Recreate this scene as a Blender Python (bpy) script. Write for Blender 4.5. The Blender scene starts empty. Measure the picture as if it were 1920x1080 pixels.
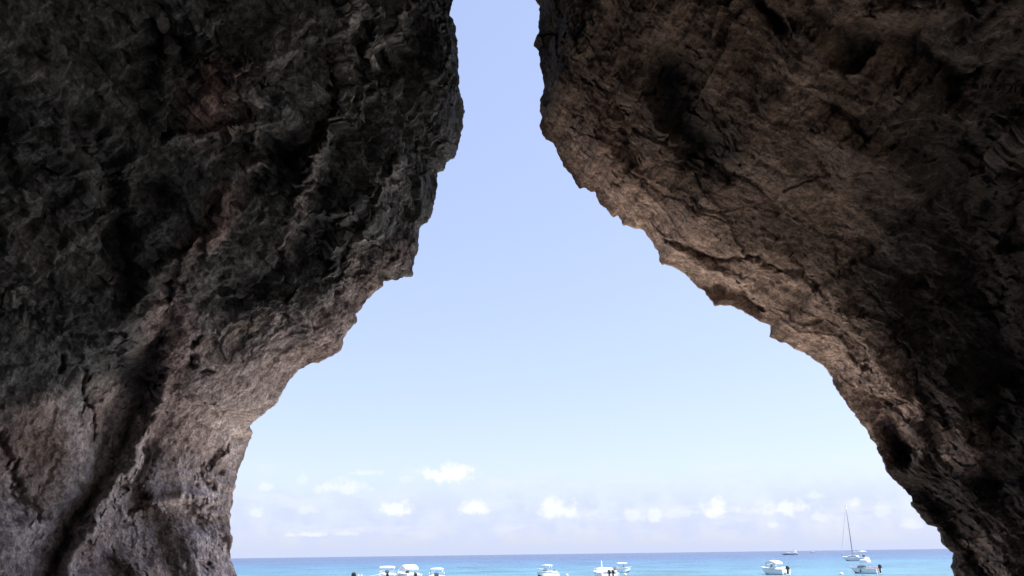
import bpy, math, random
import numpy as np
from mathutils import Vector, Matrix

R = math.radians
scene = bpy.context.scene
col = scene.collection

# ------------------------------------------------------------------ camera
CAM_H = 3.2
F = 1507.0            # focal length in pixels of the 1920 wide photograph
PITCH, ROLL = R(18.35), R(-0.76)
cam_d = bpy.data.cameras.new('camera')
cam_d.sensor_width = 36.0
cam_d.lens = 36.0 * F / 1920.0
cam_d.clip_start, cam_d.clip_end = 0.05, 200000
cam = bpy.data.objects.new('camera', cam_d)
col.objects.link(cam)
M = Matrix.Translation((0, 0, CAM_H)) @ Matrix.Rotation(math.pi / 2 + PITCH, 4, 'X') @ Matrix.Rotation(ROLL, 4, 'Z')
cam.matrix_world = M
scene.camera = cam
CR = np.array(M.to_3x3())
RT, UP, FW = CR[:, 0], CR[:, 1], -CR[:, 2]
C0 = np.array([0, 0, CAM_H])


def ray(px, py):
    px = np.asarray(px, float); py = np.asarray(py, float)
    return RT * ((px - 960) / F)[..., None] + UP * ((540 - py) / F)[..., None] + FW


def project(P):
    v = P - C0
    d = np.maximum(v @ FW, 1e-3)
    return 960 + F * (v @ RT) / d, 540 - F * (v @ UP) / d


def at_sea(px, py):
    r = ray(px, py)
    k = -CAM_H / r[2]
    return C0 + r * k


# ------------------------------------------------------------------ sky and sun
SUN_EL, SUN_AZ = R(58), R(86)        # azimuth clockwise from +Y
S_SKY = 0.12
sun_d = bpy.data.lights.new('sun', 'SUN')
sun_d.energy = 4.5
sun_d.angle = R(0.53)
sun_d.color = (1.0, 0.95, 0.88)
sun = bpy.data.objects.new('sun', sun_d)
col.objects.link(sun)
sdir = Vector((math.sin(SUN_AZ) * math.cos(SUN_EL), math.cos(SUN_AZ) * math.cos(SUN_EL), math.sin(SUN_EL)))
sun.rotation_euler = sdir.to_track_quat('Z', 'Y').to_euler()
sun.location = (60, -10, 90)

scene.view_settings.view_transform = 'Standard'
scene.view_settings.look = 'None'
scene.view_settings.exposure = 1.35
scene.view_settings.gamma = 1.0

world = bpy.data.worlds.new('World')
scene.world = world
world.use_nodes = True
wt = world.node_tree
wt.nodes.clear()


class NT:
    """small helper to chain nodes"""
    def __init__(s, tree): s.t = tree

    def n(s, typ, ins=None, **kw):
        nd = s.t.nodes.new(typ)
        for k, v in kw.items(): setattr(nd, k, v)
        for k, v in (ins or {}).items():
            if isinstance(v, bpy.types.NodeSocket): s.t.links.new(v, nd.inputs[k])
            else: nd.inputs[k].default_value = v
        return nd

    def m(s, op, a, b=0.0, c=0.0):
        return s.n('ShaderNodeMath', {0: a, 1: b, 2: c}, operation=op).outputs[0]

    def mix(s, f, a, b, mode='MIX'):
        nd = s.n('ShaderNodeMix', {0: f, 6: a, 7: b}, data_type='RGBA', blend_type=mode)
        return nd.outputs[2]

    def ramp(s, f, pts):
        nd = s.n('ShaderNodeValToRGB', {0: f})
        el = nd.color_ramp.elements
        while len(el) < len(pts): el.new(0.5)
        for e, (p, c) in zip(el, pts):
            e.position = p
            e.color = (*c, 1) if len(c) == 3 else c
        return nd.outputs[0]

    def rng(s, v, a, b, c, d, smooth=True):
        return s.n('ShaderNodeMapRange', {0: v, 1: a, 2: b, 3: c, 4: d},
                   interpolation_type='SMOOTHSTEP' if smooth else 'LINEAR').outputs[0]


w = NT(wt)
sky = w.n('ShaderNodeTexSky', sky_type='NISHITA', sun_disc=False, sun_elevation=SUN_EL, sun_rotation=SUN_AZ,
          altitude=0.0, air_density=1.0, dust_density=1.0, ozone_density=1.0)
tc = w.n('ShaderNodeTexCoord')
sep = w.n('ShaderNodeSeparateXYZ', {0: tc.outputs['Generated']})
az = w.m('ARCTAN2', sep.outputs[0], sep.outputs[1])
el = w.m('ARCSINE', sep.outputs[2])
uv = w.n('ShaderNodeCombineXYZ', {0: az, 1: el, 2: 0.0}).outputs[0]
nz = w.n('ShaderNodeTexNoise', {'Vector': uv, 'Scale': 58.0, 'Detail': 5.0, 'Roughness': 0.58})
nz2 = w.n('ShaderNodeTexNoise', {'Vector': uv, 'Scale': 26.0, 'Detail': 4.0, 'Roughness': 0.55})
wob = w.m('MULTIPLY', w.m('SUBTRACT', nz.outputs[0], 0.5), 2.9)


def azel(px, py):
    r = ray(px, py); r = r / np.linalg.norm(r)
    return math.atan2(r[0], r[1]), math.asin(r[2])


# cumulus over the horizon: px, py, half width, half height (px of the photo), density
CLOUDS = [(845, 892, 52, 30, 1.0), (742, 957, 40, 20, .85), (890, 954, 40, 20, .9), (640, 916, 52, 20, .6),
          (685, 887, 36, 8, .4), (500, 914, 22, 12, .4), (567, 902, 14, 14, .3), (484, 965, 18, 14, .4),
          (580, 958, 26, 12, .35), (570, 1003, 42, 7, .6), (650, 1001, 36, 6, .35), (1045, 958, 52, 26, .8),
          (1190, 970, 22, 22, .5), (1228, 972, 16, 20, .6), (1270, 962, 30, 16, .35), (1345, 958, 36, 26, .95),
          (1470, 955, 58, 24, .75), (1450, 985, 20, 10, .5), (1540, 972, 30, 14, .45), (1600, 945, 16, 16, .6),
          (1530, 930, 30, 14, .4), (1655, 960, 24, 20, .35), (1710, 985, 30, 16, .4), (760, 900, 24, 8, .2),
          (1100, 965, 30, 12, .25)]
acc = None
for (px, py, hw, hh, dn) in CLOUDS:
    a0, e0 = azel(px, py)
    a1, _ = azel(px + hw, py)
    _, e1 = azel(px, py - hh)
    dx = w.m('DIVIDE', w.m('SUBTRACT', az, a0), abs(a1 - a0))
    dy = w.m('DIVIDE', w.m('SUBTRACT', el, e0), abs(e1 - e0))
    dy = w.m('MULTIPLY', dy, w.rng(dy, -0.25, -0.15, 1.7, 1.0))      # flatter bases
    rr = w.m('SQRT', w.m('ADD', w.m('MULTIPLY', dx, dx), w.m('MULTIPLY', dy, dy)))
    v = w.rng(w.m('ADD', rr, wob), 1.05, 0.25, 0.0, dn)
    acc = v if acc is None else w.m('MAXIMUM', acc, v)
# pale lilac haze bank with low clouds near the horizon
bank = w.m('MULTIPLY', w.rng(el, R(5.8), R(2.2), 0.0, 1.0), w.rng(nz2.outputs[0], 0.30, 0.68, 0.35, 1.0))
bank = w.m('MAXIMUM', bank, w.rng(el, R(1.6), R(0.0), 0.0, 1.1))
# hazy summer air: less contrast between zenith and horizon, bluer
hz = w.n('ShaderNodeGamma', {0: w.n('ShaderNodeVectorMath', {0: sky.outputs[0], 1: (0.1, 0.1, 0.1)}, operation='MULTIPLY').outputs[0], 1: 0.46}).outputs[0]
SKYC = 0.39 / S_SKY
tint = w.n('ShaderNodeVectorMath', {0: hz, 1: (1.22 * SKYC, 1.27 * SKYC, 1.58 * SKYC)}, operation='MULTIPLY').outputs[0]

c1 = w.mix(w.m('MULTIPLY', bank, 0.85), tint, (0.67 * SKYC, 0.75 * SKYC, 1.0 * SKYC, 1))
uvw = w.n('ShaderNodeCombineXYZ', {0: w.m('MULTIPLY', az, 14.0), 1: w.m('MULTIPLY', el, 55.0), 2: 3.0}).outputs[0]
nzw = w.n('ShaderNodeTexNoise', {'Vector': uvw, 'Scale': 1.0, 'Detail': 5.0, 'Roughness': 0.6})
wisp = w.m('MULTIPLY', w.rng(nzw.outputs[0], 0.48, 0.72, 0.0, 0.55), w.m('MULTIPLY', w.rng(el, R(7.5), R(5.0), 0.0, 1.0), w.rng(el, R(0.4), R(2.0), 0.0, 1.0)))
c1 = w.mix(wisp, c1, (0.88 * SKYC, 0.93 * SKYC, 1.02 * SKYC, 1))
c2 = w.mix(acc, c1, (1.02 * SKYC, 1.05 * SKYC, 1.05 * SKYC, 1))
bg = w.n('ShaderNodeBackground', {0: c2, 1: S_SKY})
w.n('ShaderNodeOutputWorld', {0: bg.outputs[0]})


# ------------------------------------------------------------------ helpers
def tag(o, label=None, cat=None, group=None, kind=None):
    if label: o['label'] = label
    if cat: o['category'] = cat
    if group: o['group'] = group
    if kind: o['kind'] = kind
    return o


def empty(name, loc, rz=0.0):
    o = bpy.data.objects.new(name, None)
    o.empty_display_size = 0.3
    o.location = loc
    o.rotation_euler = (0, 0, rz)
    col.objects.link(o)
    return o


def mat(name, rgb, rough=0.5, spec=0.5, var=0.0, scale=6.0, metallic=0.0, **kw):
    m = bpy.data.materials.new(name)
    m.use_nodes = True
    n = NT(m.node_tree)
    b = m.node_tree.nodes['Principled BSDF']
    b.inputs['Roughness'].default_value = rough
    b.inputs['Specular IOR Level'].default_value = spec
    b.inputs['Metallic'].default_value = metallic
    t = n.n('ShaderNodeTexCoord')
    k = n.n('ShaderNodeTexNoise', {'Vector': t.outputs['Object'], 'Scale': scale, 'Detail': 4.0})
    lo = tuple(c * (1 - var) for c in rgb)
    hi = tuple(min(1, c * (1 + var)) for c in rgb)
    c = n.mix(k.outputs[0], (*lo, 1), (*hi, 1))
    m.node_tree.links.new(c, b.inputs['Base Color'])
    for kk, v in kw.items(): b.inputs[kk].default_value = v
    return m


def grid_mesh(name, P, m, flip=False, tint=None, keep=None):
    """P: (a, b, 3) array of points -> one smooth grid mesh"""
    a, b = P.shape[:2]
    idx = np.arange(a * b).reshape(a, b)
    q = np.stack([idx[:-1, :-1], idx[1:, :-1], idx[1:, 1:], idx[:-1, 1:]], -1).reshape(-1, 4)
    if flip: q = q[:, ::-1]
    if keep is not None: q = q[keep[:-1, :-1].reshape(-1)]
    me = bpy.data.meshes.new(name)
    me.vertices.add(a * b)
    me.vertices.foreach_set('co', P.reshape(-1).astype(np.float32))
    me.loops.add(q.size)
    me.loops.foreach_set('vertex_index', np.ascontiguousarray(q).reshape(-1).astype(np.int32))
    me.polygons.add(len(q))
    me.polygons.foreach_set('loop_start', (np.arange(len(q)) * 4).astype(np.int32))
    me.polygons.foreach_set('loop_total', np.full(len(q), 4, np.int32))
    me.polygons.foreach_set('use_smooth', np.ones(len(q), bool))
    me.update(calc_edges=True)
    if tint is not None:
        at = me.color_attributes.new('stain_and_shade', 'FLOAT_COLOR', 'POINT')
        c4 = np.ones((a * b, 4), np.float32)
        c4[:, :3] = tint.reshape(-1, 3)
        at.data.foreach_set('color', c4.reshape(-1))
    o = bpy.data.objects.new(name, me)
    if m: me.materials.append(m)
    col.objects.link(o)
    return o


class MB:
    """collects shapes and links them as ONE mesh object"""
    def __init__(s): s.v, s.f, s.mi, s.sm = [], [], [], []

    def add(s, vs, fs, mi=0, smooth=False):
        k = len(s.v)
        s.v += [tuple(v) for v in vs]
        for f in fs:
            s.f.append([k + i for i in f]); s.mi.append(mi); s.sm.append(smooth)

    def loft(s, rings, closed=True, cap=True, mi=0, smooth=True, mis=None):
        n = len(rings[0])
        vs = [p for r in rings for p in r]
        fs, mm = [], []
        for i in range(len(rings) - 1):
            for j in range(n if closed else n - 1):
                k = (j + 1) % n
                fs.append([i * n + j, i * n + k, (i + 1) * n + k, (i + 1) * n + j]); mm.append(mis[j] if mis else mi)
        if cap:
            fs.append(list(range(n))[::-1]); mm.append(mi)
            fs.append([(len(rings) - 1) * n + j for j in range(n)]); mm.append(mi)
        k = len(s.v)
        s.v += [tuple(v) for v in vs]
        for f, q in zip(fs, mm):
            s.f.append([k + i for i in f]); s.mi.append(q); s.sm.append(smooth)

    def tube(s, pts, r, n=8, mi=0, r2=None):
        pts = [Vector(p) for p in pts]
        rings = []
        for i, p in enumerate(pts):
            d = (pts[min(i + 1, len(pts) - 1)] - pts[max(i - 1, 0)]).normalized()
            u = d.cross(Vector((0.13, 0.97, 0.21)))
            if u.length < 0.05: u = d.cross(Vector((1, 0, 0)))
            u.normalize(); v = d.cross(u)
            rr = r if r2 is None else r + (r2 - r) * i / (len(pts) - 1)
            rings.append([p + u * rr * math.cos(2 * math.pi * k / n) + v * rr * math.sin(2 * math.pi * k / n) for k in range(n)])
        s.loft(rings, mi=mi)

    def slab(s, c, size, bev=0.03, top=1.0, crown=0.0, mi=0, seg=4, shift=0.0):
        """rounded box with chamfered rim; top scales the upper face, shift slides it along x"""
        x, y, z = c
        sx, sy, sz = (q / 2 for q in size)
        rings = []
        for (zz, k) in ((-sz, -bev), (-sz + bev, 0), (sz - bev, 0), (sz, -bev)):
            f = 1 + (top - 1) * (zz + sz) / (2 * sz)
            hx, hy = sx * f + k, sy * f + k
            rc = min(hx, hy) * 0.35
            ring = []
            for (qx, qy, a0) in ((1, 1, 0), (-1, 1, 90), (-1, -1, 180), (1, -1, 270)):
                for t in range(seg + 1):
                    a = R(a0 + 90 * t / seg)
                    ring.append((x + shift * (zz + sz) / (2 * sz) + qx * (hx - rc) + rc * math.cos(a),
                                 y + qy * (hy - rc) + rc * math.sin(a), z + zz))
            rings.append(ring)
        if crown:
            ring = [(x + shift + (p[0] - x - shift) * 0.55, y + (p[1] - y) * 0.55, z + sz + crown) for p in rings[-1]]
            rings.append(ring)
        s.loft(rings, mi=mi)

    def build(s, name, mats, parent=None):
        me = bpy.data.meshes.new(name)
        me.from_pydata(s.v, [], s.f)
        for q in (mats if isinstance(mats, (list, tuple)) else [mats]): me.materials.append(q)
        me.polygons.foreach_set('material_index', s.mi)
        me.polygons.foreach_set('use_smooth', s.sm)
        me.update()
        o = bpy.data.objects.new(name, me)
        if parent: o.parent = parent
        col.objects.link(o)
        return o


# ------------------------------------------------------------------ numpy noise
rs = np.random.RandomState(7)
PERM = np.concatenate([rs.permutation(256)] * 3).astype(np.int32)
GR = rs.normal(size=(256, 3)).astype(np.float32)
GR /= np.linalg.norm(GR, axis=1)[:, None]


def perlin(p):
    p = np.asarray(p, np.float32).reshape(-1, 3)
    i = np.floor(p).astype(np.int32)
    f = p - i
    i &= 255
    u = f * f * f * (f * (f * 6 - 15) + 10)
    out = np.zeros(len(p), np.float32)
    for dx in (0, 1):
        hx = PERM[i[:, 0] + dx]
        wx = u[:, 0] if dx else 1 - u[:, 0]
        for dy in (0, 1):
            hy = PERM[hx + i[:, 1] + dy]
            wy = (u[:, 1] if dy else 1 - u[:, 1]) * wx
            for dz in (0, 1):
                g = GR[PERM[hy + i[:, 2] + dz]]
                wz = (u[:, 2] if dz else 1 - u[:, 2]) * wy
                out += wz * (g[:, 0] * (f[:, 0] - dx) + g[:, 1] * (f[:, 1] - dy) + g[:, 2] * (f[:, 2] - dz))
    return out * 1.5


def fbm(p, oct=4, gain=0.5, kind='n'):
    a, s, o = 1.0, 0.0, 0.0
    for k in range(oct):
        n = perlin(p * (2.03 ** k) + 17.3 * k)
        if kind == 'r': n = 1 - 2.2 * np.abs(n)
        if kind == 'b': n = 2.2 * np.abs(n) - 0.6
        o = o + a * n
        s += a
        a *= gain
    return o / s


def worley(p, seed=0):
    p = np.asarray(p, np.float32)
    i = np.floor(p).astype(np.int32)
    f = p - i
    best = np.full(len(p), 9.0, np.float32)
    JIT = np.random.RandomState(seed).rand(256, 3).astype(np.float32)
    for dx in (-1, 0, 1):
        for dy in (-1, 0, 1):
            for dz in (-1, 0, 1):
                h = PERM[PERM[PERM[(i[:, 0] + dx) & 255] + ((i[:, 1] + dy) & 255)] + ((i[:, 2] + dz) & 255)]
                q = JIT[h] + np.array([dx, dy, dz], np.float32) - f
                best = np.minimum(best, (q * q).sum(1))
    return np.sqrt(best)


def facet(p, seed=0):
    """broken rock: every cell is a tilted plane with sharp steps to its neighbours"""
    p = np.asarray(p, np.float32)
    i = np.floor(p).astype(np.int32)
    f = p - i
    best = np.full(len(p), 9.0, np.float32)
    out = np.zeros(len(p), np.float32)
    r_ = np.random.RandomState(100 + seed)
    JIT = r_.rand(256, 3).astype(np.float32)
    TLT = r_.normal(size=(256, 3)).astype(np.float32) * 0.40
    OFF = (r_.rand(256).astype(np.float32) - 0.5) * 0.7
    for dx in (-1, 0, 1):
        for dy in (-1, 0, 1):
            for dz in (-1, 0, 1):
                h = PERM[PERM[PERM[(i[:, 0] + dx) & 255] + ((i[:, 1] + dy) & 255)] + ((i[:, 2] + dz) & 255)]
                q = JIT[h] + np.array([dx, dy, dz], np.float32) - f
                d2 = (q * q).sum(1)
                k = d2 < best
                best = np.where(k, d2, best)
                out = np.where(k, OFF[h] - (TLT[h] * q).sum(1), out)
    return out


def sst(x, a, b):
    t = np.clip((x - a) / (b - a), 0, 1)
    return t * t * (3 - 2 * t)


def poly_dist(px, py, pts, asym=1.0):
    """distance in px to a polyline; asym > 1 narrows the falloff on its left-hand side (seen walking along it)"""
    best = np.full(px.shape, 1e9)
    if asym != 1.0:
        for (x0, y0), (x1, y1) in zip(pts[:-1], pts[1:]):
            dx, dy = x1 - x0, y1 - y0
            t = np.clip(((px - x0) * dx + (py - y0) * dy) / (dx * dx + dy * dy), 0, 1)
            dd = np.hypot(px - x0 - t * dx, py - y0 - t * dy)
            left = (dx * (py - y0) - dy * (px - x0)) < 0
            best = np.minimum(best, np.where(left, dd * asym, dd))
        return best
    if len(pts) == 1:
        return np.hypot(px - pts[0][0], py - pts[0][1])
    for (x0, y0), (x1, y1) in zip(pts[:-1], pts[1:]):
        dx, dy = x1 - x0, y1 - y0
        t = np.clip(((px - x0) * dx + (py - y0) * dy) / (dx * dx + dy * dy), 0, 1)
        best = np.minimum(best, np.hypot(px - x0 - t * dx, py - y0 - t * dy))
    return best


# ------------------------------------------------------------------ materials of the setting
def rock_material():
    m = bpy.data.materials.new('limestone')
    m.use_nodes = True
    n = NT(m.node_tree)
    b = m.node_tree.nodes['Principled BSDF']
    at = n.n('ShaderNodeAttribute', attribute_name='stain_and_shade')
    t = n.n('ShaderNodeTexCoord')
    n1 = n.n('ShaderNodeTexNoise', {'Vector': t.outputs['Object'], 'Scale': 9.0, 'Detail': 5.0, 'Roughness': 0.6})
    n2 = n.n('ShaderNodeTexNoise', {'Vector': t.outputs['Object'], 'Scale': 34.0, 'Detail': 3.0, 'Roughness': 0.6})
    k = n.m('MULTIPLY', n.rng(n1.outputs[0], 0.32, 0.70, 0.62, 1.38), n.rng(n2.outputs[0], 0.3, 0.72, 0.72, 1.3))
    c = n.mix(1.0, at.outputs['Color'], n.n('ShaderNodeCombineColor', {0: k, 1: k, 2: k}).outputs[0], 'MULTIPLY')
    m.node_tree.links.new(c, b.inputs['Base Color'])
    b.inputs['Roughness'].default_value = 0.93
    b.inputs['Specular IOR Level'].default_value = 0.2
    vo = n.n('ShaderNodeTexVoronoi', {'Vector': t.outputs['Object'], 'Scale': 21.0, 'Detail': 2.0})
    h = n.m('ADD', n.m('ADD', n.m('MULTIPLY', n1.outputs[0], 0.06), n.m('MULTIPLY', n2.outputs[0], 0.035)), n.m('MULTIPLY', vo.outputs[0], 0.016))
    bp = n.n('ShaderNodeBump', {'Height': h, 'Strength': 0.55, 'Distance': 1.0})
    m.node_tree.links.new(bp.outputs[0], b.inputs['Normal'])
    return m


def sand_material():
    m = bpy.data.materials.new('beach_sand')
    m.use_nodes = True
    n = NT(m.node_tree)
    b = m.node_tree.nodes['Principled BSDF']
    t = n.n('ShaderNodeTexCoord')
    n1 = n.n('ShaderNodeTexNoise', {'Vector': t.outputs['Object'], 'Scale': 0.6, 'Detail': 8.0, 'Roughness': 0.6})
    c = n.ramp(n1.outputs[0], [(0.3, (0.54, 0.47, 0.40)), (0.7, (0.70, 0.64, 0.56))])
    m.node_tree.links.new(c, b.inputs['Base Color'])
    b.inputs['Roughness'].default_value = 0.95
    n2 = n.n('ShaderNodeTexNoise', {'Vector': t.outputs['Object'], 'Scale': 5.0, 'Detail': 6.0})
    bp = n.n('ShaderNodeBump', {'Height': n2.outputs[0], 'Strength': 0.6, 'Distance': 0.1})
    m.node_tree.links.new(bp.outputs[0], b.inputs['Normal'])
    return m


def sea_material():
    m = bpy.data.materials.new('sea_water')
    m.use_nodes = True
    n = NT(m.node_tree)
    b = m.node_tree.nodes['Principled BSDF']
    t = n.n('ShaderNodeTexCoord')
    se = n.n('ShaderNodeSeparateXYZ', {0: t.outputs['Object']})
    ld = n.m('LOGARITHM', n.m('MAXIMUM', se.outputs[1], 1.0), 10.0)       # sea bed deepens offshore
    mp = n.n('ShaderNodeMapping', {0: t.outputs['Object'], 3: (0.004, 0.016, 1.0)})
    n1 = n.n('ShaderNodeTexNoise', {'Vector': mp.outputs[0], 'Scale': 1.0, 'Detail': 5.0, 'Roughness': 0.6})
    mp2 = n.n('ShaderNodeMapping', {0: t.outputs['Object'], 3: (0.05, 0.16, 1.0)})
    n2 = n.n('ShaderNodeTexNoise', {'Vector': mp2.outputs[0], 'Scale': 1.0, 'Detail': 6.0, 'Roughness': 0.65})
    mp4 = n.n('ShaderNodeMapping', {0: t.outputs['Object'], 3: (0.014, 0.028, 1.0)})
    n4 = n.n('ShaderNodeTexNoise', {'Vector': mp4.outputs[0], 'Scale': 1.0, 'Detail': 4.0, 'Roughness': 0.7})
    ld = n.m('ADD', ld, n.m('MULTIPLY', n.m('SUBTRACT', n4.outputs[0], 0.5), 0.9))
    k = n.m('ADD', ld, n.m('ADD', n.m('MULTIPLY', n.m('SUBTRACT', n1.outputs[0], 0.5), 0.75),
                           n.m('MULTIPLY', n.m('SUBTRACT', n2.outputs[0], 0.5), 0.75)))
    f = n.rng(k, 1.6, 3.6, 0.0, 1.0, False)
    c = n.ramp(f, [(0.0, (0.075, 0.215, 0.25)), (0.30, (0.062, 0.175, 0.25)), (0.48, (0.048, 0.115, 0.22)), (0.62, (0.052, 0.085, 0.17)), (1.0, (0.052, 0.078, 0.15))])
    mp5 = n.n('ShaderNodeMapping', {0: t.outputs['Object'], 3: (0.06, 0.05, 1.0)})
    n5 = n.n('ShaderNodeTexNoise', {'Vector': mp5.outputs[0], 'Scale': 1.0, 'Detail': 4.0, 'Roughness': 0.7})
    v5 = n.rng(n5.outputs[0], 0.3, 0.7, 0.66, 1.34)
    c = n.mix(1.0, c, n.n('ShaderNodeCombineColor', {0: v5, 1: v5, 2: v5}).outputs[0], 'MULTIPLY')
    m.node_tree.links.new(c, b.inputs['Base Color'])
    b.inputs['Roughness'].default_value = 0.28
    b.inputs['IOR'].default_value = 1.33
    mp3 = n.n('ShaderNodeMapping', {0: t.outputs['Object'], 3: (0.35, 0.9, 1.0)})
    n3 = n.n('ShaderNodeTexNoise', {'Vector': mp3.outputs[0], 'Scale': 1.0, 'Detail': 6.0, 'Roughness': 0.6})
    bp = n.n('ShaderNodeBump', {'Height': n3.outputs[0], 'Strength': 1.0, 'Distance': 0.9})
    m.node_tree.links.new(bp.outputs[0], b.inputs['Normal'])
    return m


ROCK, SAND, SEA = rock_material(), sand_material(), sea_material()

# ------------------------------------------------------------------ sea and beach
ys = np.concatenate([np.linspace(30, 400, 90), np.geomspace(420, 120000, 60)])
xs = np.concatenate([-np.geomspace(90000, 300, 40), np.linspace(-280, 280, 57), np.geomspace(300, 90000, 40)])
X, Y = np.meshgrid(xs, ys, indexing='ij')
sea = grid_mesh('sea', np.stack([X, Y, np.zeros_like(X)], -1), SEA)
tag(sea, kind='structure')


def ground_z(x, y):
    return np.interp(y, [-30, -8, 2, 16, 36, 60, 120], [2.6, 1.9, 1.55, 1.05, 0.05, -1.2, -4.0])


ys = np.concatenate([np.linspace(-24, 40, 200), np.linspace(41, 120, 30)])
xs = np.concatenate([np.linspace(-120, -16, 30), np.linspace(-15, 15, 120), np.linspace(16, 120, 30)])
X, Y = np.meshgrid(xs, ys, indexing='ij')
Z = ground_z(X, Y) + 0.10 * fbm(np.stack([X * .35, Y * .35, X * 0], -1).reshape(-1, 3), 5).reshape(X.shape)
tag(grid_mesh('beach_sand', np.stack([X, Y, Z], -1), SAND), kind='structure')

# ------------------------------------------------------------------ the sea cave
LEFT = [(520, 1420), (490, 1250), (455, 1130), (443, 1080), (431, 1043), (436, 1015), (432, 985), (433, 958), (437, 935), (441, 917),
        (445, 890), (457, 860), (466, 832), (473, 813), (469, 797), (478, 789), (502, 770), (515, 757), (531, 734), (540, 718), (551, 701), (565, 692),
        (584, 683), (607, 672), (625, 662), (641, 655), (645, 635), (652, 621), (668, 602), (670, 587), (687, 561), (703, 547), (718, 535), (719, 517),
        (727, 520), (740, 526), (765, 517), (774, 515), (775, 500), (786, 460), (787, 440), (790, 425), (802, 417), (812, 400), (815, 370), (821, 345),
        (820, 322), (836, 315), (840, 300), (852, 297), (861, 275), (867, 250), (871, 200), (865, 180), (859, 160), (861, 140), (860, 125), (858, 90), (856, 55),
        (844, 30), (850, 0), (846, -40), (838, -90), (842, -140), (865, -190), (900, -225), (930, -238)]
RIGHT = [(930, -238), (960, -230), (990, -190), (1012, -130), (1004, -60), (1008, -20), (1004, 0), (1012, 5), (1010, 42), (1010, 67), (1002, 70), (1001, 86), (1011, 97),
         (1014, 131), (1021, 164), (1014, 186), (1015, 219), (1010, 237), (1019, 256), (1038, 272), (1045, 285), (1052, 307), (1072, 330), (1083, 354),
         (1096, 352), (1105, 361), (1115, 359), (1124, 381), (1148, 405), (1155, 402), (1168, 420), (1172, 417), (1185, 422), (1202, 426), (1222, 452), (1233, 470),
         (1242, 494), (1274, 502), (1296, 524), (1318, 544), (1339, 570), (1360, 569), (1370, 572), (1395, 585), (1418, 596), (1445, 609), (1443, 630), (1460, 640), (1475, 645),
         (1505, 660), (1545, 682), (1570, 725), (1590, 760), (1608, 783), (1625, 805), (1642, 835), (1657, 867), (1668, 890), (1680, 902), (1707, 930), (1710, 947),
         (1740, 982), (1760, 990), (1770, 1015), (1790, 1037), (1788, 1060), (1792, 1077), (1800, 1130), (1830, 1250), (1860, 1420)]


def resample(pts, n, seed):
    p = np.array(pts, float)
    d = np.concatenate([[0], np.cumsum(np.hypot(*np.diff(p, axis=0).T))])
    t = np.linspace(0, d[-1], n)
    return np.stack([np.interp(t, d, p[:, 0]), np.interp(t, d, p[:, 1])], 1)


def smooth1(a, k):
    ker = np.hanning(k); ker /= ker.sum()
    pad = np.concatenate([np.repeat(a[:1], k // 2, 0), a, np.repeat(a[-1:], k // 2, 0)])
    return np.convolve(pad, ker, 'valid')[:len(a)]


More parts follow.
